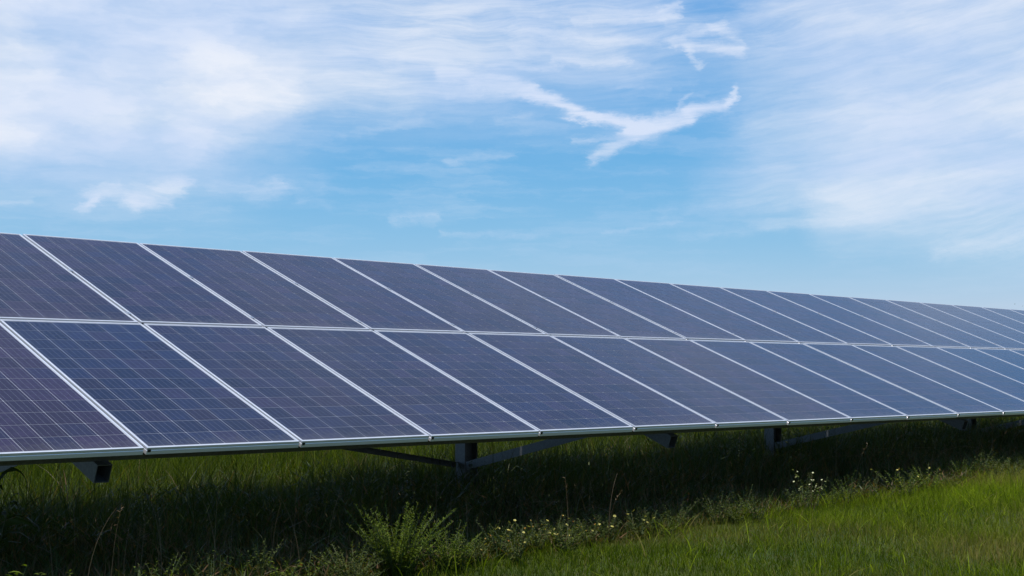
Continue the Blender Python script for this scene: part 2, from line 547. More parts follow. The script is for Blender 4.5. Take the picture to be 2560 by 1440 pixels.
ME_CELL = mesh_from('silicon_cell', *cell_vf(), MAT_CELL)
V, F = join_vf([cell_vf(c0x + i * (CW + CG), c0y + j * (CW + CG)) for j in range(12) for i in range(6)])
ME_CELLS = mesh_from('silicon_cells', V, F, MAT_CELLS)
ME_SHEET = mesh_from('backsheet', *box_vf(0.004, PW - 0.004, 0.004, PL - 0.004, -0.0064, -0.0024), MAT_SHEET)
V, F = join_vf([box_vf(-0.017, 0.017, -0.02, 0.02, 0.0004, 0.0034), box_vf(-0.006, 0.006, -0.02, 0.02, -0.03, 0.0004)])
ME_CLAMP = mesh_from('clamp', V, F, MAT_CLAMP)
bolt_v = [(0.006 * math.cos(i * math.pi / 3), 0.006 * math.sin(i * math.pi / 3), z) for z in (0.0034, 0.0084) for i in range(6)]
ME_BOLT = mesh_from('bolt', bolt_v, [tuple(range(6, 12))] + [(i, (i + 1) % 6, 6 + (i + 1) % 6, 6 + i) for i in range(6)], MAT_CLAMP)
ME_NOTCH = mesh_from('drain_hole', *box_vf(0.006, 0.024, -0.0016, 0.001, -0.026, -0.010), MAT_DARK)  # black box painting the dark of a drain hole

BLUE = np.array([0.009, 0.0135, 0.040])
PURPLE = np.array([0.024, 0.016, 0.038])
GREY = np.array([0.0215, 0.0145, 0.030])


def build_panel(k, row):
    v0 = row * (PL + VGAP) - 0.009
    jit = rng.normal(0, 1, 4)
    x_ax, y_ax, z_ax = D.copy(), S.copy(), N.copy()
    a = 0.0007 * jit[0]                       # slight misalignment of each module
    x2 = x_ax * math.cos(a) + z_ax * math.sin(a)
    z2 = np.cross(x2, y_ax)
    org = P0 + D * (k * PITCH + (PITCH - PW) / 2 + 0.0015 * jit[1]) + S * (v0 + 0.002 * jit[2]) + N * 0.0012 * jit[3]
    e = link('solar_panel', None)
    e.empty_display_size = 0.2
    e.matrix_world = basis(org, x2, y_ax, z2)
    if row == 0 and k == -2:
        lab = 'purple-tinged solar panel of the lower row, beside the bluest one'
    elif row == 0 and k == -1:
        lab = 'bluest solar panel of the lower row, next to a purple-tinged one'
    else:
        lab = None
    ORD = ('first second third fourth fifth sixth seventh eighth ninth tenth eleventh twelfth thirteenth fourteenth fifteenth sixteenth '
           'seventeenth eighteenth nineteenth twentieth twenty-first twenty-second twenty-third twenty-fourth').split()
    if row == 0 and k >= 0:
        lab = 'blue lower-row solar panel, %s along from the bluest panel towards the far end' % ORD[k]
    elif row == 0 and k < -2:
        lab = 'lower-row solar panel, %s on the other side of the purple-tinged panel' % ORD[-3 - k]
    elif row == 1 and k == -1:
        lab = 'grey-blue upper-row solar panel up the slope from the bluest panel'
    elif row == 1 and k >= 0:
        lab = 'grey-blue upper-row panel, %s along from the one upslope of the bluest panel' % ORD[k]
    elif row == 1:
        lab = 'grey-blue upper-row panel, %s back from the one upslope of the bluest panel' % ORD[-2 - k]
    tag(e, lab, 'solar panel', 'lower row solar panels' if row == 0 else 'upper row solar panels')
    # frame
    for me_, M in ((ME_SHORT, Matrix.Identity(4)),
                   (ME_LONG, Matrix.Translation((PW, 0, 0)) @ Matrix.Rotation(math.pi / 2, 4, 'Z')),
                   (ME_SHORT, Matrix.Translation((PW, PL, 0)) @ Matrix.Rotation(math.pi, 4, 'Z')),
                   (ME_LONG, Matrix.Translation((0, PL, 0)) @ Matrix.Rotation(-math.pi / 2, 4, 'Z'))):
        o = link('frame_rail', me_, e)
        o.matrix_parent_inverse = Matrix.Identity(4)
        o.matrix_local = M
    sh = link('backsheet', ME_SHEET, e)
    link('drain_hole', ME_NOTCH, e)
    for yy in (() if row == 0 else (0.17, 1.08)):
        c = link('clamp', ME_CLAMP, e, loc=(PW + (PITCH - PW) / 2, yy, 0))
        link('bolt', ME_BOLT, c)
    # cells
    r = rng.random()
    base = BLUE * (1 - r) + GREY * r if row == 0 else GREY * (1 - 0.6 * r) + PURPLE * 0.6 * r  # upper row greyer and purpler: its sky reflection put into the cell colour
    if row == 0 and k == -2:
        base = PURPLE
    if row == 0 and k == -1:
        base = BLUE * 1.05
    near = (-3 <= k <= 10) if row == 0 else (-2 <= k <= 12)
    if near:
        mixw = rng.random((12, 6))
        for j in range(12):
            for i in range(6):
                o = bpy.data.objects.new('silicon_cell', ME_CELL)
                COL.objects.link(o)
                o.parent = sh
                o.location = (c0x + i * (CW + CG), c0y + j * (CW + CG), -0.0022)
                q_ = mixw[j, i]
                alt = PURPLE if q_ < 0.25 else (BLUE if q_ > 0.7 else base)
                c = (base * 0.55 + alt * 0.45) * (0.72 + 0.5 * rng.random())
                o.color = (float(c[0]), float(c[1]), float(c[2]), 1.0 if j else 0.75)
    else:
        o = link('silicon_cells', ME_CELLS, sh, loc=(0, 0, -0.0022))
        o.color = (float(base[0]), float(base[1]), float(base[2]), 1.0)
        tag(o, kind='stuff')
    return e


for row in (0, 1):
    for k in range(K0, K1):
        build_panel(k, row)

# ------------------------------------------------------------------ racking
U0, U1 = K0 * PITCH - 0.15, K1 * PITCH + 0.15
PUR = [(0.25, 'lowest'), (1.25, 'second lowest'), (2.15, 'second highest'), (3.05, 'highest')]
C_PROF = [(0, 0), (0.05, 0), (0.05, -0.014), (0.047, -0.014), (0.047, -0.003), (0.003, -0.003), (0.003, -0.147),
          (0.047, -0.147), (0.047, -0.136), (0.05, -0.136), (0.05, -0.15), (0, -0.15)]
for v_, nm in PUR:
    p = P0 + S * v_ - N * (PH + 0.001)
    vv, ff = extrude_profile(C_PROF, p + D * U0, p + D * U1, S, N)
    me = mesh_from('purlin', vv, ff, MAT_GALV)
    o = link('purlin', me)
    tag(o, 'long galvanised C-section purlin under the panels, %s of four on the slope' % nm, 'purlin', 'purlins under the solar panels')


def angle_bar(a, b_, up, side, leg=0.06, th=0.005):
    """L-section bar from a to b_"""
    a, b_ = np.asarray(a, float), np.asarray(b_, float)
    ax_ = (b_ - a) / np.linalg.norm(b_ - a)
    side = side - ax_ * (side @ ax_)
    side /= np.linalg.norm(side)
    up = np.cross(ax_, side)
    prof = [(0, 0), (leg, 0), (leg, th), (th, th), (th, leg), (0, leg)]
    return extrude_profile(prof, a, b_, side, up)


RS = 4.95
BENTS = [-1.10 + RS * i for i in range(-1, 6)]
Z = np.array([0, 0, 1.0])
for bi, ub in enumerate(BENTS):
    g = gpt(ub, 2.68)
    e = link('support_frame', None)
    e.location = g.tolist()
    e['label'] = ('steel post, rafter and brace two bays back from the post at the lower tie end',
                  'steel post, rafter and brace at the upper end of the thin tie',
                  'steel post with rafter and knee brace at the lower end of the thin tie',
                  'steel post with rafter and knee brace, next after the post holding the lower tie end',
                  'steel post with rafter and knee brace, second after the post at the lower tie end',
                  'steel post with rafter and knee brace, third after the post at the lower tie end',
                  'steel post with rafter and knee brace, fourth after the post at the lower tie end')[bi]
    tag(e, None, 'support frame', 'steel supports under the array')

    def loc(p):
        return np.asarray(p, float) - g

    # rafter: rectangular hollow section, open at the low end
    base = P0 + D * (ub - 0.045) - N * (PH + 0.1515)
    a, b_ = base + S * 0.20, base + S * 3.45
    wv, hv, th = 0.09, 0.105, 0.004
    vs, fs = [], []
    for pt in (a, b_):
        for inset in (0, th):
            for (i, j) in ((0, 0), (1, 0), (1, 1), (0, 1)):
                xx = (wv - inset) if i else inset
                yy = (hv - inset) if j else inset
                vs.append(loc(pt + D * xx - N * yy))
    o8 = 8
    for i in range(4):
        j = (i + 1) % 4
        fs += [(i, j, o8 + j, o8 + i), (4 + j, 4 + i, o8 + 4 + i, o8 + 4 + j), (j, i, 4 + i, 4 + j), (o8 + i, o8 + j, o8 + 4 + j, o8 + 4 + i)]
    rf = link('rafter', mesh_from('rafter', vs, fs, MAT_GALV), e)
    # H-section post, flanges facing along the row
    zt = float((P0 + S * (2.68 / math.cos(TILT)))[2] - 0.30)
    tw, tf, bw, hh = 0.008, 0.010, 0.13, 0.16
    prof = [(-bw / 2, -hh / 2), (bw / 2, -hh / 2), (bw / 2, -hh / 2 + tf), (tw / 2, -hh / 2 + tf), (tw / 2, hh / 2 - tf), (bw / 2, hh / 2 - tf),
            (bw / 2, hh / 2), (-bw / 2, hh / 2), (-bw / 2, hh / 2 - tf), (-tw / 2, hh / 2 - tf), (-tw / 2, -hh / 2 + tf), (-bw / 2, -hh / 2 + tf)]
    pv, pf = extrude_profile(prof, (0, 0, -0.3), (0, 0, zt - g[2]), NH, D)
    link('post', mesh_from('post', pv, pf, MAT_GALV), e)
    # saddle plate between post and rafter
    sp = P0 + D * ub + S * (2.68 / math.cos(TILT)) - N * (PH + 0.1515 + 0.06)
    sv = [loc(sp + D * 0.052 * sx + S * dy + Z * dz) for sx in (1, 1.12) for dy, dz in ((-.12, -.18), (.12, -.18), (.12, .03), (-.12, .03))]
    link('saddle_plate', mesh_from('saddle_plate', sv, [(0, 1, 2, 3), (7, 6, 5, 4), (0, 4, 5, 1), (1, 5, 6, 2), (2, 6, 7, 3), (3, 7, 4, 0)], MAT_GALV), e)
    # knee brace to the front of the rafter
    ground = P0 + D * ub
    A = np.array([*(P0 + D * (ub + 0.0) + NH * 2.60)[:2], 0.41 + 0.0])
    B = np.array([*(P0 + D * (ub + 0.0) + NH * 0.66)[:2], 0.86])
    side = -D
    vv, ff = angle_bar(loc(A - D * 0.085), loc(B - D * 0.085), None, -Z, 0.075, 0.005)
    br = link('knee_brace', mesh_from('knee_brace', vv, ff, MAT_GALV), e)
    bv, bf = [], []
    bb = loc(A - D * 0.085 - NH * 0.05 - Z * 0.028)
    ring = [(math.cos(i * math.pi / 3) * 0.014, math.sin(i * math.pi / 3) * 0.014) for i in range(6)]
    vv, ff = extrude_profile(ring, bb, bb - D * 0.016, NH, Z)
    link('bolt', mesh_from('bolt', vv, ff, MAT_GALV), br)

# diagonal tie between two posts
pa = np.array([*(P0 + D * (BENTS[2] - 0.09) + NH * 2.72)[:2], 0.40])
pb = np.array([*(P0 + D * (BENTS[1] + 0.09) + NH * 2.72)[:2], 1.19])
vv, ff = angle_bar(pa, pb, None, -Z, 0.05, 0.005)
tag(link('cross_brace', mesh_from('cross_brace', vv, ff, MAT_GALV)), 'thin steel tie sloping between two posts under the array', 'brace')


# ------------------------------------------------------------------ grass
def blades(name, x, y, h, width, lean, curl, tint, dry, mat, seg=2, zoff=-0.01):
    n = len(x)
    z = ground_z(x, y) + zoff
    az_ = rng.random(n) * 2 * np.pi
    dx, dy = np.cos(az_), np.sin(az_)
    face = rng.random(n) * 2 * np.pi
    px, py = np.cos(face), np.sin(face)
    ts = np.linspace(0, 1, seg + 1)
    V = np.zeros((n, 2 * seg + 1, 3), np.float32)
    for s, tt in enumerate(ts):
        off = h * (lean * tt + curl * tt * tt)
        cx, cy = x + dx * off, y + dy * off
        cz = z + h * (tt - 0.45 * curl * tt * tt - 0.15 * lean * tt)
        wd = 0.5 * width * (1 - 0.75 * tt)
        if s < seg:
            V[:, 2 * s] = np.stack([cx - px * wd, cy - py * wd, cz], -1)
            V[:, 2 * s + 1] = np.stack([cx + px * wd, cy + py * wd, cz], -1)
        else:
            V[:, 2 * s] = np.stack([cx, cy, cz], -1)
    nv = 2 * seg + 1
    base = (np.arange(n) * nv)[:, None]
    lp, sz = [], []
    for s in range(seg - 1):
        lp += [2 * s, 2 * s + 1, 2 * s + 3, 2 * s + 2]
        sz.append(4)
    lp += [2 * seg - 2, 2 * seg - 1, 2 * seg]
    sz.append(3)
    loops = (base + np.array(lp)[None, :]).ravel()
    sizes = np.tile(sz, n)
    return mesh_np(name, V.reshape(-1, 3), loops, sizes, mat, {'tint': np.repeat(tint, nv), 'dry': np.repeat(dry, nv)})


def in_view(x, y, margin=1.2):
    return (np.abs(x) < 0.40 * y + margin)


def scatter(n, u0, u1, w0, w1):
    u = u0 + (u1 - u0) * rng.random(n)
    ww = w0 + (w1 - w0) * rng.random(n)
    x, y = xy(u, ww)
    return u, ww, x, y


# mown lawn in front of the array
u, ww, x, y = scatter(420000, -4, 17, -6.5, 0.9)
k = in_view(x, y) & (y > 5.6) & (rng.random(len(x)) < np.clip((9.5 / np.maximum(y, 1)) ** 1.1, 0.15, 1))
k &= (ww < 0.15 + 0.5 * vnoise(x, y, 0.6))
x, y, u, ww = x[k], y[k], u[k], ww[k]
n = len(x)
patch = vnoise(x, y, 0.8) * 0.6 + vnoise(x, y, 0.25) * 0.4
h = (0.04 + 0.105 * patch) * (0.5 + 0.9 * rng.random(n)) * np.clip(1.0 + 0.25 * (y - 9) / 5, 0.8, 1.4)
fine = vnoise(x + 7, y, 0.12)
tint = np.clip(-0.12 + 0.55 * patch + 0.45 * fine + 0.30 * rng.normal(size=n) + 0.085 * (u - 5.2), 0, 1)
dry = np.clip((vnoise(y, x, 1.1) - 0.42) * 1.3 + 0.18 * rng.normal(size=n), 0, 0.8) + (rng.random(n) < 0.06) * 0.5
me = blades('lawn_grass', x, y, h, 0.004 + 0.005 * rng.random(n) ** 2, 0.35 * rng.random(n), 0.8 * rng.random(n) ** 1.5, tint, np.clip(dry, 0, 1), MAT_GRASS)
tag(link('lawn_grass', me), 'short sunlit grass in front of the array', 'grass', kind='stuff')
# longer coarse blades standing out of the lawn
u, ww, x, y = scatter(8000, -4, 17, -6.0, 0.1)
k = in_view(x, y) & (y > 5.6) & (vnoise(x + 3, y, 0.5) > 0.42)
x, y, u = x[k], y[k], u[k]
n = len(x)
tint = np.clip(0.45 + 0.35 * rng.normal(size=n) + 0.04 * (u - 3), 0, 1)
me = blades('coarse_grass', x, y, 0.09 + 0.15 * rng.random(n), 0.006 + 0.005 * rng.random(n), 0.35 * rng.random(n), 0.9 * rng.random(n), tint, (rng.random(n) < 0.12) * rng.random(n), MAT_GRASS, seg=3)
tag(link('coarse_grass', me), 'coarser bright blades standing up out of the front lawn', 'grass', kind='stuff')

# rank weeds in the shade beneath the panels
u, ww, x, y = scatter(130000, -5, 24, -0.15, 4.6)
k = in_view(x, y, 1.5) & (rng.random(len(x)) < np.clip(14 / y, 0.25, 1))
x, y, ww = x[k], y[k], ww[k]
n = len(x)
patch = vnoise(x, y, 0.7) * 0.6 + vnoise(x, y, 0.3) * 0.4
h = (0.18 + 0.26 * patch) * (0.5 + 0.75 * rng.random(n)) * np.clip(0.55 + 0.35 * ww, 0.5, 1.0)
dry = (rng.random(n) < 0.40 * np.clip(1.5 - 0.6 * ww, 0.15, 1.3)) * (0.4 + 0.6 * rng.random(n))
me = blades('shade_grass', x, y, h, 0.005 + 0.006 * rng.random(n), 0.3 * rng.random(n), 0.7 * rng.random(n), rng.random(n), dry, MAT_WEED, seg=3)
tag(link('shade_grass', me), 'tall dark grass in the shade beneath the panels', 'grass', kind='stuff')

# taller blades standing against the lit grass behind
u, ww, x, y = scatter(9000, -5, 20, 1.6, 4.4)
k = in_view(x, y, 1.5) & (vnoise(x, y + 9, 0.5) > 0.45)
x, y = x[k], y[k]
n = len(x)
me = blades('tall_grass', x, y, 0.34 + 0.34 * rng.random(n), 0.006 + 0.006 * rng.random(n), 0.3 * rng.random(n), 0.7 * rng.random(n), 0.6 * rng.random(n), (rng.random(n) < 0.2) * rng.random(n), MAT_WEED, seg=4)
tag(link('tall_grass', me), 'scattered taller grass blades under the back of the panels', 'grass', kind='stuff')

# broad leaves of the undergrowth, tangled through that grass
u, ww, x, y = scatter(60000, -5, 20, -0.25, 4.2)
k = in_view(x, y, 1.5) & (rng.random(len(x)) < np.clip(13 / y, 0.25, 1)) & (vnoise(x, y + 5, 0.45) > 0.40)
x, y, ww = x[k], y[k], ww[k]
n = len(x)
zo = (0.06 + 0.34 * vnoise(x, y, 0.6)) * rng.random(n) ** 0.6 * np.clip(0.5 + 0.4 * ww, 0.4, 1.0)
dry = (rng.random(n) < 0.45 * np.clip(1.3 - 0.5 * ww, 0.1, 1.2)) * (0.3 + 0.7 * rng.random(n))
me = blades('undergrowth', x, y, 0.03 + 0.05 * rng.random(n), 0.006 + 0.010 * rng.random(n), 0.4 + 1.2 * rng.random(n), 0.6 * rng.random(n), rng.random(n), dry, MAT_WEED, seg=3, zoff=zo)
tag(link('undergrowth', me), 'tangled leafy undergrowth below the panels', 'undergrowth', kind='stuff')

# sunlit long grass behind the array
u, ww, x, y = scatter(170000, -6, 34, 3.6, 16)
k = in_view(x, y, 2.0) & (rng.random(len(x)) < np.clip(16 / y, 0.1, 1))
x, y, ww = x[k], y[k], ww[k]
n = len(x)
patch = vnoise(x, y, 1.2) * 0.6 + vnoise(x, y, 0.4) * 0.4
h = (0.20 + 0.30 * patch) * (0.5 + 0.9 * rng.random(n))
tint = np.clip(0.02 + 0.5 * patch + 0.28 * rng.normal(size=n), 0, 1)
dry = (rng.random(n) < 0.10) * rng.random(n)
me = blades('long_grass', x, y, h, 0.006 + 0.005 * rng.random(n), 0.25 * rng.random(n), 0.5 * rng.random(n), tint, dry, MAT_RANK, seg=3)
tag(link('long_grass', me), 'long sunlit grass on the far side of the array', 'grass', kind='stuff')


# ------------------------------------------------------------------ weeds and flowers
def tube(pts, r0, r1, sides=5):
    pts = [np.asarray(p, float) for p in pts]
    V, F = [], []
    for i, p in enumerate(pts):
        d_ = pts[min(i + 1, len(pts) - 1)] - pts[max(i - 1, 0)]
        d_ = d_ / (np.linalg.norm(d_) + 1e-9)
        a_ = np.cross(d_, (0.3, 0.9, 0.1))
        a_ /= np.linalg.norm(a_)
        c_ = np.cross(d_, a_)
        r = r0 + (r1 - r0) * i / (len(pts) - 1)
        for s in range(sides):
            th_ = 2 * math.pi * s / sides
            V.append(p + a_ * r * math.cos(th_) + c_ * r * math.sin(th_))
        if i:
            o_ = (i - 1) * sides
            for s in range(sides):
                s2 = (s + 1) % sides
                F.append((o_ + s, o_ + s2, o_ + sides + s2, o_ + sides + s))
    return V, F


def leaf(p, d_, L, W, droop, roll=None):
    """pointed leaf from p in direction d_, folded along the midrib"""
    p, d_ = np.asarray(p, float), np.asarray(d_, float)
    d_ = d_ / np.linalg.norm(d_)
    s_ = np.cross(d_, (0, 0, 1.0))
    if np.linalg.norm(s_) < 1e-3:
        s_ = np.array([1.0, 0, 0])
    s_ /= np.linalg.norm(s_)
    up = np.cross(s_, d_)
    ang = random.uniform(-0.5, 0.5) if roll is None else roll
    s_ = s_ * math.cos(ang) + up * math.sin(ang)
    up = np.cross(s_, d_)
    V, F = [], []
    ts = (0.0, 0.3, 0.62, 1.0)
    ws = (0.15, 1.0, 0.8, 0.0)
    for tt, w_ in zip(ts, ws):
        c_ = p + d_ * L * tt - np.array([0, 0, 1.0]) * droop * L * tt * tt
        V += [c_ - s_ * W * 0.5 * w_ + up * W * 0.18 * w_, c_, c_ + s_ * W * 0.5 * w_ + up * W * 0.18 * w_]
    for i in range(3):
        o_ = 3 * i
        F += [(o_, o_ + 1, o_ + 4, o_ + 3), (o_ + 1, o_ + 2, o_ + 5, o_ + 4)]
    return V, F


def attr_mesh(name, parts, mat, tint=(0, 1), dry=0.0, smooth=True):
    V, loops, sizes, T, R = [], [], [], [], []
    for v, f in parts:
        o_ = len(V)
        V += list(v)
        tv = random.uniform(*tint)
        dv = random.random() if random.random() < dry else 0.0
        T += [tv] * len(v)
        R += [dv] * len(v)
        for ff in f:
            loops += [i + o_ for i in ff]
            sizes.append(len(ff))
    return mesh_np(name, np.array(V), loops, sizes, mat, {'tint': T, 'dry': R}, smooth)


def rdir(el0, el1):
    a_, e_ = random.uniform(0, 2 * math.pi), random.uniform(el0, el1)
    return np.array([math.cos(a_) * math.cos(e_), math.sin(a_) * math.cos(e_), math.sin(e_)])


def flower_mesh(name, mat, petals=5, R=0.012):
    parts = []
    for i in range(petals):
        a_ = 2 * math.pi * i / petals
        parts.append(leaf((0, 0, 0), (math.cos(a_), math.sin(a_), 0.35), R, R * 0.85, 0.1, 0.0))
    parts.append(([(0.004 * math.cos(a), 0.004 * math.sin(a), 0.001) for a in np.linspace(0, 5.2, 6)] + [(0, 0, 0.005)], [(i, (i + 1) % 6, 6) for i in range(6)]))
    return attr_mesh(name, parts, mat, (0.2, 1.0))


ME_FLOWER = flower_mesh('flower', MAT_PETAL)
ME_FLOWER_OLD = attr_mesh('flower', [leaf((0, 0, 0), (math.cos(a), math.sin(a), 1.2), 0.012, 0.008, 0.0, 0.0) for a in (0, 2, 4)], MAT_PETAL, (0, 1), 1.0)
ME_PALE = flower_mesh('flower', MAT_PALE, 5, 0.009)


def weed(name, label, cat, u, wv, height, n_stem, spread, leaf_L, leaf_W, per_stem, mat, flowers=0, fmesh=None, group=None,
         lean=0.25, droop=0.3, leaf_el=(0.1, 0.9), stem_r=0.003, dry=0.05, leaves_sep=False, bare=0.08, tip_flowers=True, stem_dry=0.0):
    o = gpt(u, wv)
    e = link(name, None)
    e.location = o.tolist()
    tag(e, label, cat, group)
    stems, leaves, tips = [], [], []
    for s in range(n_stem):
        a_ = 2 * math.pi * (s + random.random()) / n_stem
        out = np.array([math.cos(a_), math.sin(a_), 0])
        hh_ = height * random.uniform(0.62, 1.0)
        sp_ = spread * random.uniform(0.25, 1.0)
        p0 = out * spread * 0.12 * random.random() + np.array([0, 0, -0.02])
        pts = []
        wob = np.array([random.uniform(-1, 1), random.uniform(-1, 1), 0]) * 0.03 * height
        for i in range(6):
            tt = i / 5
            pts.append(p0 + out * sp_ * (tt * (1 - lean) + lean * tt * tt) + np.array([0, 0, hh_ * (tt - 0.08 * tt * tt)]) + wob * math.sin(tt * 4))
        stems.append(tube(pts, stem_r, stem_r * 0.35))
        for j in range(per_stem):
            tt = bare + (1 - bare) * (j + random.random() * 0.8) / per_stem
            i = min(int(tt * 5), 4)
            p = pts[i] + (pts[i + 1] - pts[i]) * min(1.0, tt * 5 - i)
            d_ = rdir(*leaf_el)
            sc_ = (1.15 - 0.65 * tt) * random.uniform(0.7, 1.2)
            leaves.append(leaf(p, d_, leaf_L * sc_, leaf_W * sc_, droop))
        tips.append(pts)
    link('stem', attr_mesh('stem', stems, MAT_STEM, (0, 1), stem_dry), e)
    if leaves_sep:
        for lf in leaves:
            link('leaf', attr_mesh('leaf', [lf], mat, (0, 1), dry), e)
    elif leaves:
        tag(link('foliage', attr_mesh('foliage', leaves, mat, (0, 1), dry), e), kind='stuff')
    for i in range(flowers):
        pts = random.choice(tips)
        tt = random.uniform(0.72, 1.0) if tip_flowers else random.uniform(0.4, 1.0)
        j = min(int(tt * 5), 4)
        p = pts[j] + (pts[j + 1] - pts[j]) * (tt * 5 - j) + np.array([random.uniform(-1, 1), random.uniform(-1, 1), random.uniform(0, 0.8)]) * 0.02
        f_ = link('flower', fmesh if random.random() < 0.75 or fmesh is ME_PALE else ME_FLOWER_OLD, e, loc=p.tolist())
        f_.rotation_euler = (random.uniform(-0.7, 0.7), random.uniform(-0.7, 0.7), random.uniform(0, 6))
        f_.scale = [random.uniform(0.8, 1.25)] * 3
    return e


# bushy shoot-covered weed at the edge of the shade
weed('bushy_weed', 'large bushy weed with upright feathery green shoots at the shadow edge', 'weed', 0.56, -0.22, 0.54, 54, 0.36, 0.042, 0.0095, 80,
     MAT_LEAF, lean=0.35, droop=0.1, leaf_el=(0.2, 1.1), stem_r=0.003)
weed('bushy_weed', 'smaller bushy weed leaning against the large feathery one on the post side', 'weed', 0.90, -0.30, 0.36, 26, 0.26, 0.04, 0.010, 50, MAT_LEAF,
     lean=0.35, droop=0.1, leaf_el=(0.2, 1.1), stem_r=0.003, dry=0.08)
weed('bushy_weed', 'smaller bushy weed leaning against the large feathery one on the side away from the posts', 'weed', 0.22, -0.20, 0.30, 24, 0.26, 0.04, 0.011, 44, MAT_GREY,
     lean=0.35, droop=0.15, leaf_el=(0.2, 1.1), stem_r=0.003, dry=0.12)
# yellow-flowered clumps along the edge of the shadow
prim = [(1.20, -0.22), (1.50, -0.12), (1.78, -0.18), (2.05, -0.10), (2.35, -0.14), (2.65, -0.06), (1.40, -0.38), (1.95, -0.32), (2.95, -0.1)]
for (u_, w_) in prim:
    weed('flowering_weed', 'low grey-green weed with small yellow flowers in the clumps beyond the bushy weed', 'weed', u_, w_, random.uniform(0.24, 0.32), 14, 0.17,
         0.035, 0.012, 34, MAT_GREY, flowers=7, fmesh=ME_FLOWER, group='yellow-flowered weeds at the shadow edge', dry=0.12)
# tall pale-flowered weed with a red stem
weed('tall_flowering_weed', 'tall thin weed with pale blossom and a reddish stem above the lawn', 'weed', 4.85, -0.35, 0.46, 6, 0.20, 0.045, 0.012, 16, MAT_GREY,
     flowers=34, fmesh=ME_PALE, dry=0.1, bare=0.3, stem_dry=0.9, tip_flowers=True)
# yellow-green clump further along
for (u_, w_, l_) in ((6.55, -0.25, 'yellow-green leafy weed clump in front of the second post'), (7.05, -0.22, 'yellow-green leafy weed clump beyond the one before the second post')):
    weed('leafy_weed', l_, 'weed', u_, w_, 0.32, 18, 0.26, 0.045, 0.014, 24, MAT_LEAF, flowers=7, fmesh=ME_FLOWER, dry=0.02)
# weeds along the shadow edge
EDGE0 = [(-0.35, -0.05, .22), (-0.05, 0.10, .24), (0.15, -0.15, .20), (0.95, -0.12, .22), (3.1, 0.15, .24), (3.45, 0.2, .22), (3.9, 0.12, .25), (4.3, 0.18, .24), (4.6, 0.05, .2),
        (5.3, 0.25, .3), (5.8, 0.15, .28), (6.3, 0.2, .3), (7.9, 0.1, .28), (8.5, 0.2, .3), (9.3, 0.1, .28), (10.2, 0.2, .3)]
edge = [(u_, w_ - 0.24, h_ * 1.1) for u_, w_, h_ in EDGE0]
for i in range(38):
    u_ = -1.6 + 12.6 * (i + random.random()) / 38
    edge.append((u_, random.uniform(-0.34, 0.12), random.uniform(0.16, 0.34)))
PLACES = [(0.15, 'beneath the bluest panel'), (1.15, 'around the bushy feathery weed'), (3.1, 'among the yellow-flowered clumps'),
          (4.4, 'between the flower clumps and the pale-blossomed weed'), (5.9, 'beside the pale-blossomed weed'),
          (7.5, 'around the yellow-green clumps'), (99, 'past the yellow-green clumps')]


def place(u_):
    return next(n_ for lim, n_ in PLACES if u_ < lim)


for (u_, w_, h_) in edge:
    mt_ = random.choice((MAT_LEAF, MAT_GREY))
    sp_ = random.uniform(0.10, 0.24)
    lab_ = '%s %s %s weed at the shadow edge %s' % ('taller' if h_ > 0.25 else 'low', 'spreading' if sp_ > 0.17 else 'narrow',
                                                 'green' if mt_ is MAT_LEAF else 'grey-green', place(u_))
    weed('edge_weed', lab_, 'weed', u_, w_, h_ * random.uniform(0.85, 1.15), random.randint(6, 14), sp_, random.uniform(0.03, 0.055), random.uniform(0.008, 0.018), 28,
         mt_, group='small weeds along the shadow edge', dry=0.15)
# whorled weeds standing in the shade
for (u_, w_, h_, l_) in ((1.45, 1.75, 0.62, 'dark weed with a drooping whorl of narrow leaves, left of the first post'), (2.45, 1.85, 0.62, 'dark whorled weed right beside the first post, across the thin tie')):
    weed('whorled_weed', l_, 'weed', u_, w_, h_, 2, 0.06, 0.16, 0.013, 46, MAT_WEED, lean=0.2, droop=0.55, leaf_el=(0.1, 0.9), stem_r=0.004, bare=0.35, dry=0.0)
for (u_, w_, h_) in ((4.8, 1.3, .5), (6.1, 1.6, .55), (7.0, 1.9, .6), (8.1, 1.4, .6), (8.9, 1.6, .65), (9.6, 1.3, .6), (0.2, 2.2, .5), (10.6, 1.2, .62), (3.55, 2.2, .5), (3.2, 1.5, .48), (4.15, 2.3, .45), (8.45, 2.2, .55), (8.2, 1.9, .5), (13.3, 2.1, .6), (12.4, 1.6, .6), (11.5, 1.5, .62)):
    weed('shade_weed', 'dark upright leafy weed deep in the shade under the panels', 'weed', u_, w_, h_, 4, 0.14, 0.11, 0.014, 22, MAT_WEED, group='upright weeds in the shade',
         droop=0.45, leaf_el=(0.1, 0.9), stem_r=0.004, bare=0.2)
# broad arching leaves at the edge of the lower panels
THISTLE = weed('thistle', 'dark thistle-like plant with long arching leaves beneath the purple-tinged panel', 'thistle', -1.36, 1.0, 0.66, 3, 0.10, 0.30, 0.05, 9, MAT_WEED,
     droop=0.75, leaf_el=(0.5, 1.1), stem_r=0.007, leaves_sep=True, bare=0.3, dry=0.0)
weed('broadleaf_weed', 'bright green young plant with pointed leaves at the lawn corner under the purple-tinged panel', 'weed', -1.84, -0.22, 0.30, 5, 0.10, 0.12, 0.030, 8, MAT_LEAF,
     droop=0.35, leaf_el=(0.2, 0.9), leaves_sep=True, bare=0.2, dry=0.0)


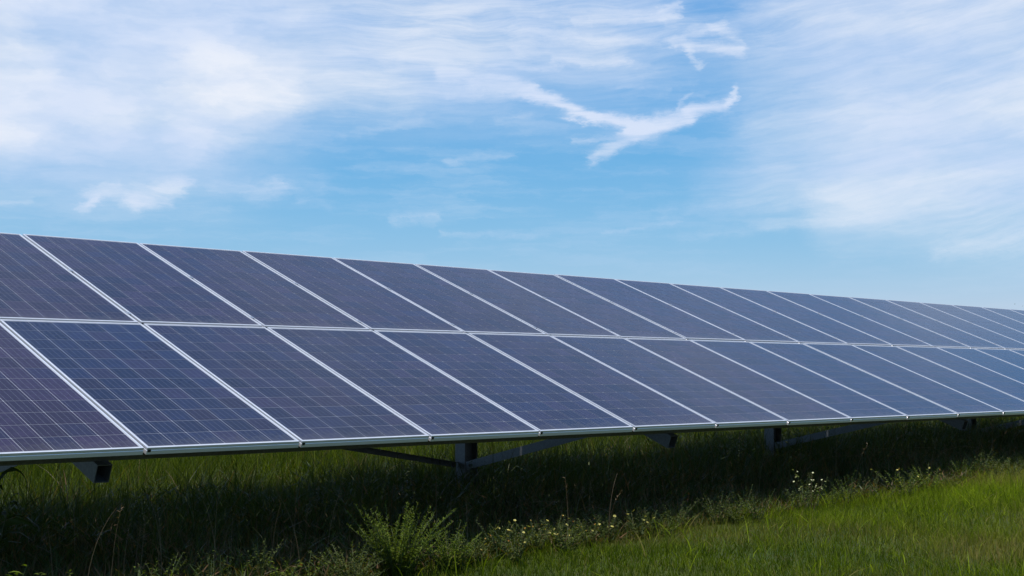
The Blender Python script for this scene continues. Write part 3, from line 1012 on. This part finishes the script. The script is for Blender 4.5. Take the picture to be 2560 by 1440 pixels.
def strap_leaf(pts, width):
    V, F = [], []
    for i, p in enumerate(pts):
        p = np.asarray(p, float)
        d_ = np.asarray(pts[min(i + 1, len(pts) - 1)], float) - np.asarray(pts[max(i - 1, 0)], float)
        s_ = np.cross(d_, D)
        s_ /= np.linalg.norm(s_)
        w_ = width * (0.55 + 0.45 * math.sin(math.pi * min(1, 0.25 + i / (len(pts) - 1)))) * (1 - 0.9 * (i / (len(pts) - 1)) ** 4)
        lobe = 1.0 + 0.5 * (i % 2)
        V += [p - s_ * w_ * 0.5 * lobe, p + NH * 0.008, p + s_ * w_ * 0.5 * lobe]
    for i in range(len(pts) - 1):
        o_ = 3 * i
        F += [(o_, o_ + 1, o_ + 4, o_ + 3), (o_ + 1, o_ + 2, o_ + 5, o_ + 4)]
    return V, F


for (z0_, r_, hgt, wd) in ((0.50, 0.17, 0.13, 0.022), (0.22, 0.24, 0.12, 0.034), (0.40, -0.2, 0.14, 0.028), (0.55, -0.12, 0.1, 0.022)):
    pts = []
    for i in range(11):
        tt = i / 10
        ang = math.pi * 0.95 * tt
        pts.append(np.array([0.0, 0.0, z0_]) + np.array([1.0, 0.15, 0]) * r_ * (1 - math.cos(ang)) * 0.5 + np.array([0, 0, hgt * math.sin(ang)]))
    link('leaf', attr_mesh('leaf', [strap_leaf(pts, wd)], MAT_WEED, (0, 0.3)), THISTLE)


# dry stalks rising out of the shade
def stalk(u, wv, height, bend, az_, label, seed_head=True):
    o = gpt(u, wv)
    e = link('dry_stalk', None)
    e.location = o.tolist()
    tag(e, label, 'stalk', 'dry stalks in front of the shade')
    dv_ = np.array([math.cos(az_), math.sin(az_), 0])
    pts = []
    for i in range(9):
        tt = i / 8
        pts.append(dv_ * height * bend * tt ** 2.2 + np.array([0, 0, -0.02 + height * (tt - 0.42 * bend * tt ** 3)]))
    link('stem', attr_mesh('stem', [tube(pts, 0.0017, 0.0007, 4)], MAT_STRAW, (0, 1)), e)
    if seed_head:
        lv = [leaf(pts[6] + (pts[8] - pts[6]) * random.random(), rdir(0.2, 1.2), 0.03, 0.004, 0.3) for _ in range(12)]
        tag(link('seed_head', attr_mesh('seed_head', lv, MAT_STRAW, (0, 1)), e), kind='stuff')


for i in range(34):
    u_ = random.uniform(-1.6, 9.5)
    hs_, sd_ = random.uniform(0.3, 0.62), random.random() < 0.5
    stalk(u_, random.uniform(-0.1, 0.9), hs_, random.uniform(0.02, 0.35), random.uniform(0, 6.28),
          '%s straw-coloured stalk %s standing %s' % ('tall' if hs_ > 0.45 else 'short', 'with a seed head' if sd_ else 'without a seed head', place(u_)), sd_)
for i in range(12):
    stalk(-1.5 + 0.17 * i + random.uniform(-0.06, 0.06), random.uniform(0.0, 0.35), random.uniform(0.40, 0.62), random.uniform(0.05, 0.3), random.uniform(0, 6.28),
          'tall thin straw stalk standing out of the dark under the purple-tinged and bluest panels', random.random() < 0.4)
for (u_, w_, h_, b_, a_) in ((2.05, 0.5, 0.52, 1.1, 0.1), (8.3, 0.5, 0.55, 1.2, 2.8), (8.6, 0.55, 0.55, 1.2, 0.4), (8.9, 0.45, 0.5, 1.0, 3.4), (6.6, 0.9, 0.6, 1.0, 0.0)):
    stalk(u_, w_, h_, b_, a_, 'dry stalk arching over to one side in front of the shade')


# ------------------------------------------------------------------ distant tree
def tree(x, y, height, label):
    e = link('tree', None)
    e.location = (x, y, float(ground_z(x, y)))
    tag(e, label, 'tree')
    parts = [tube([(0, 0, -0.2), (0.05, 0.03, height * 0.3), (0.0, 0.1, height * 0.6), (0.1, 0, height * 0.9)], 0.16, 0.03, 8)]
    clumps = []
    for i in range(26):
        tt = random.uniform(0.28, 0.97)
        R_ = height * 0.30 * math.sin(math.pi * (0.15 + 0.85 * (1 - tt))) + 0.2
        a_ = random.uniform(0, 6.28)
        rr = R_ * random.uniform(0.4, 1.0)
        p1 = np.array([math.cos(a_) * rr, math.sin(a_) * rr, height * tt])
        p_ = np.array([0, 0, height * max(0.15, tt - 0.18)])
        parts.append(tube([p_, (p_ + p1) / 2 + np.array([0, 0, 0.1]), p1], 0.05, 0.012, 5))
        clumps.append(p1)
    link('trunk', attr_mesh('trunk', parts, MAT_BARK, (0, 1)), e)
    lv = []
    for c_ in clumps:
        for _ in range(150):
            p = c_ + np.array([random.gauss(0, .42), random.gauss(0, .42), random.gauss(0, .36)])
            lv.append(leaf(p, rdir(-0.6, 0.9), 0.17, 0.09, 0.2))
    tag(link('crown', attr_mesh('crown', lv, MAT_WEED, (0, 1)), e), kind='stuff')


m, t, b, _ = material('bark')
n_ = t.noise(t.v('MULTIPLY', t.node('ShaderNodeTexCoord').outputs['Object'], (8, 8, 1.5)), 3.0, 4.0)
setp(t, b, base=t.mix(n_, (0.06, 0.045, 0.03), (0.13, 0.10, 0.075)), rough=0.9)
MAT_BARK = m
tree(45.75, 117.0, 7.3, 'dark green tree far off beyond the end of the array')
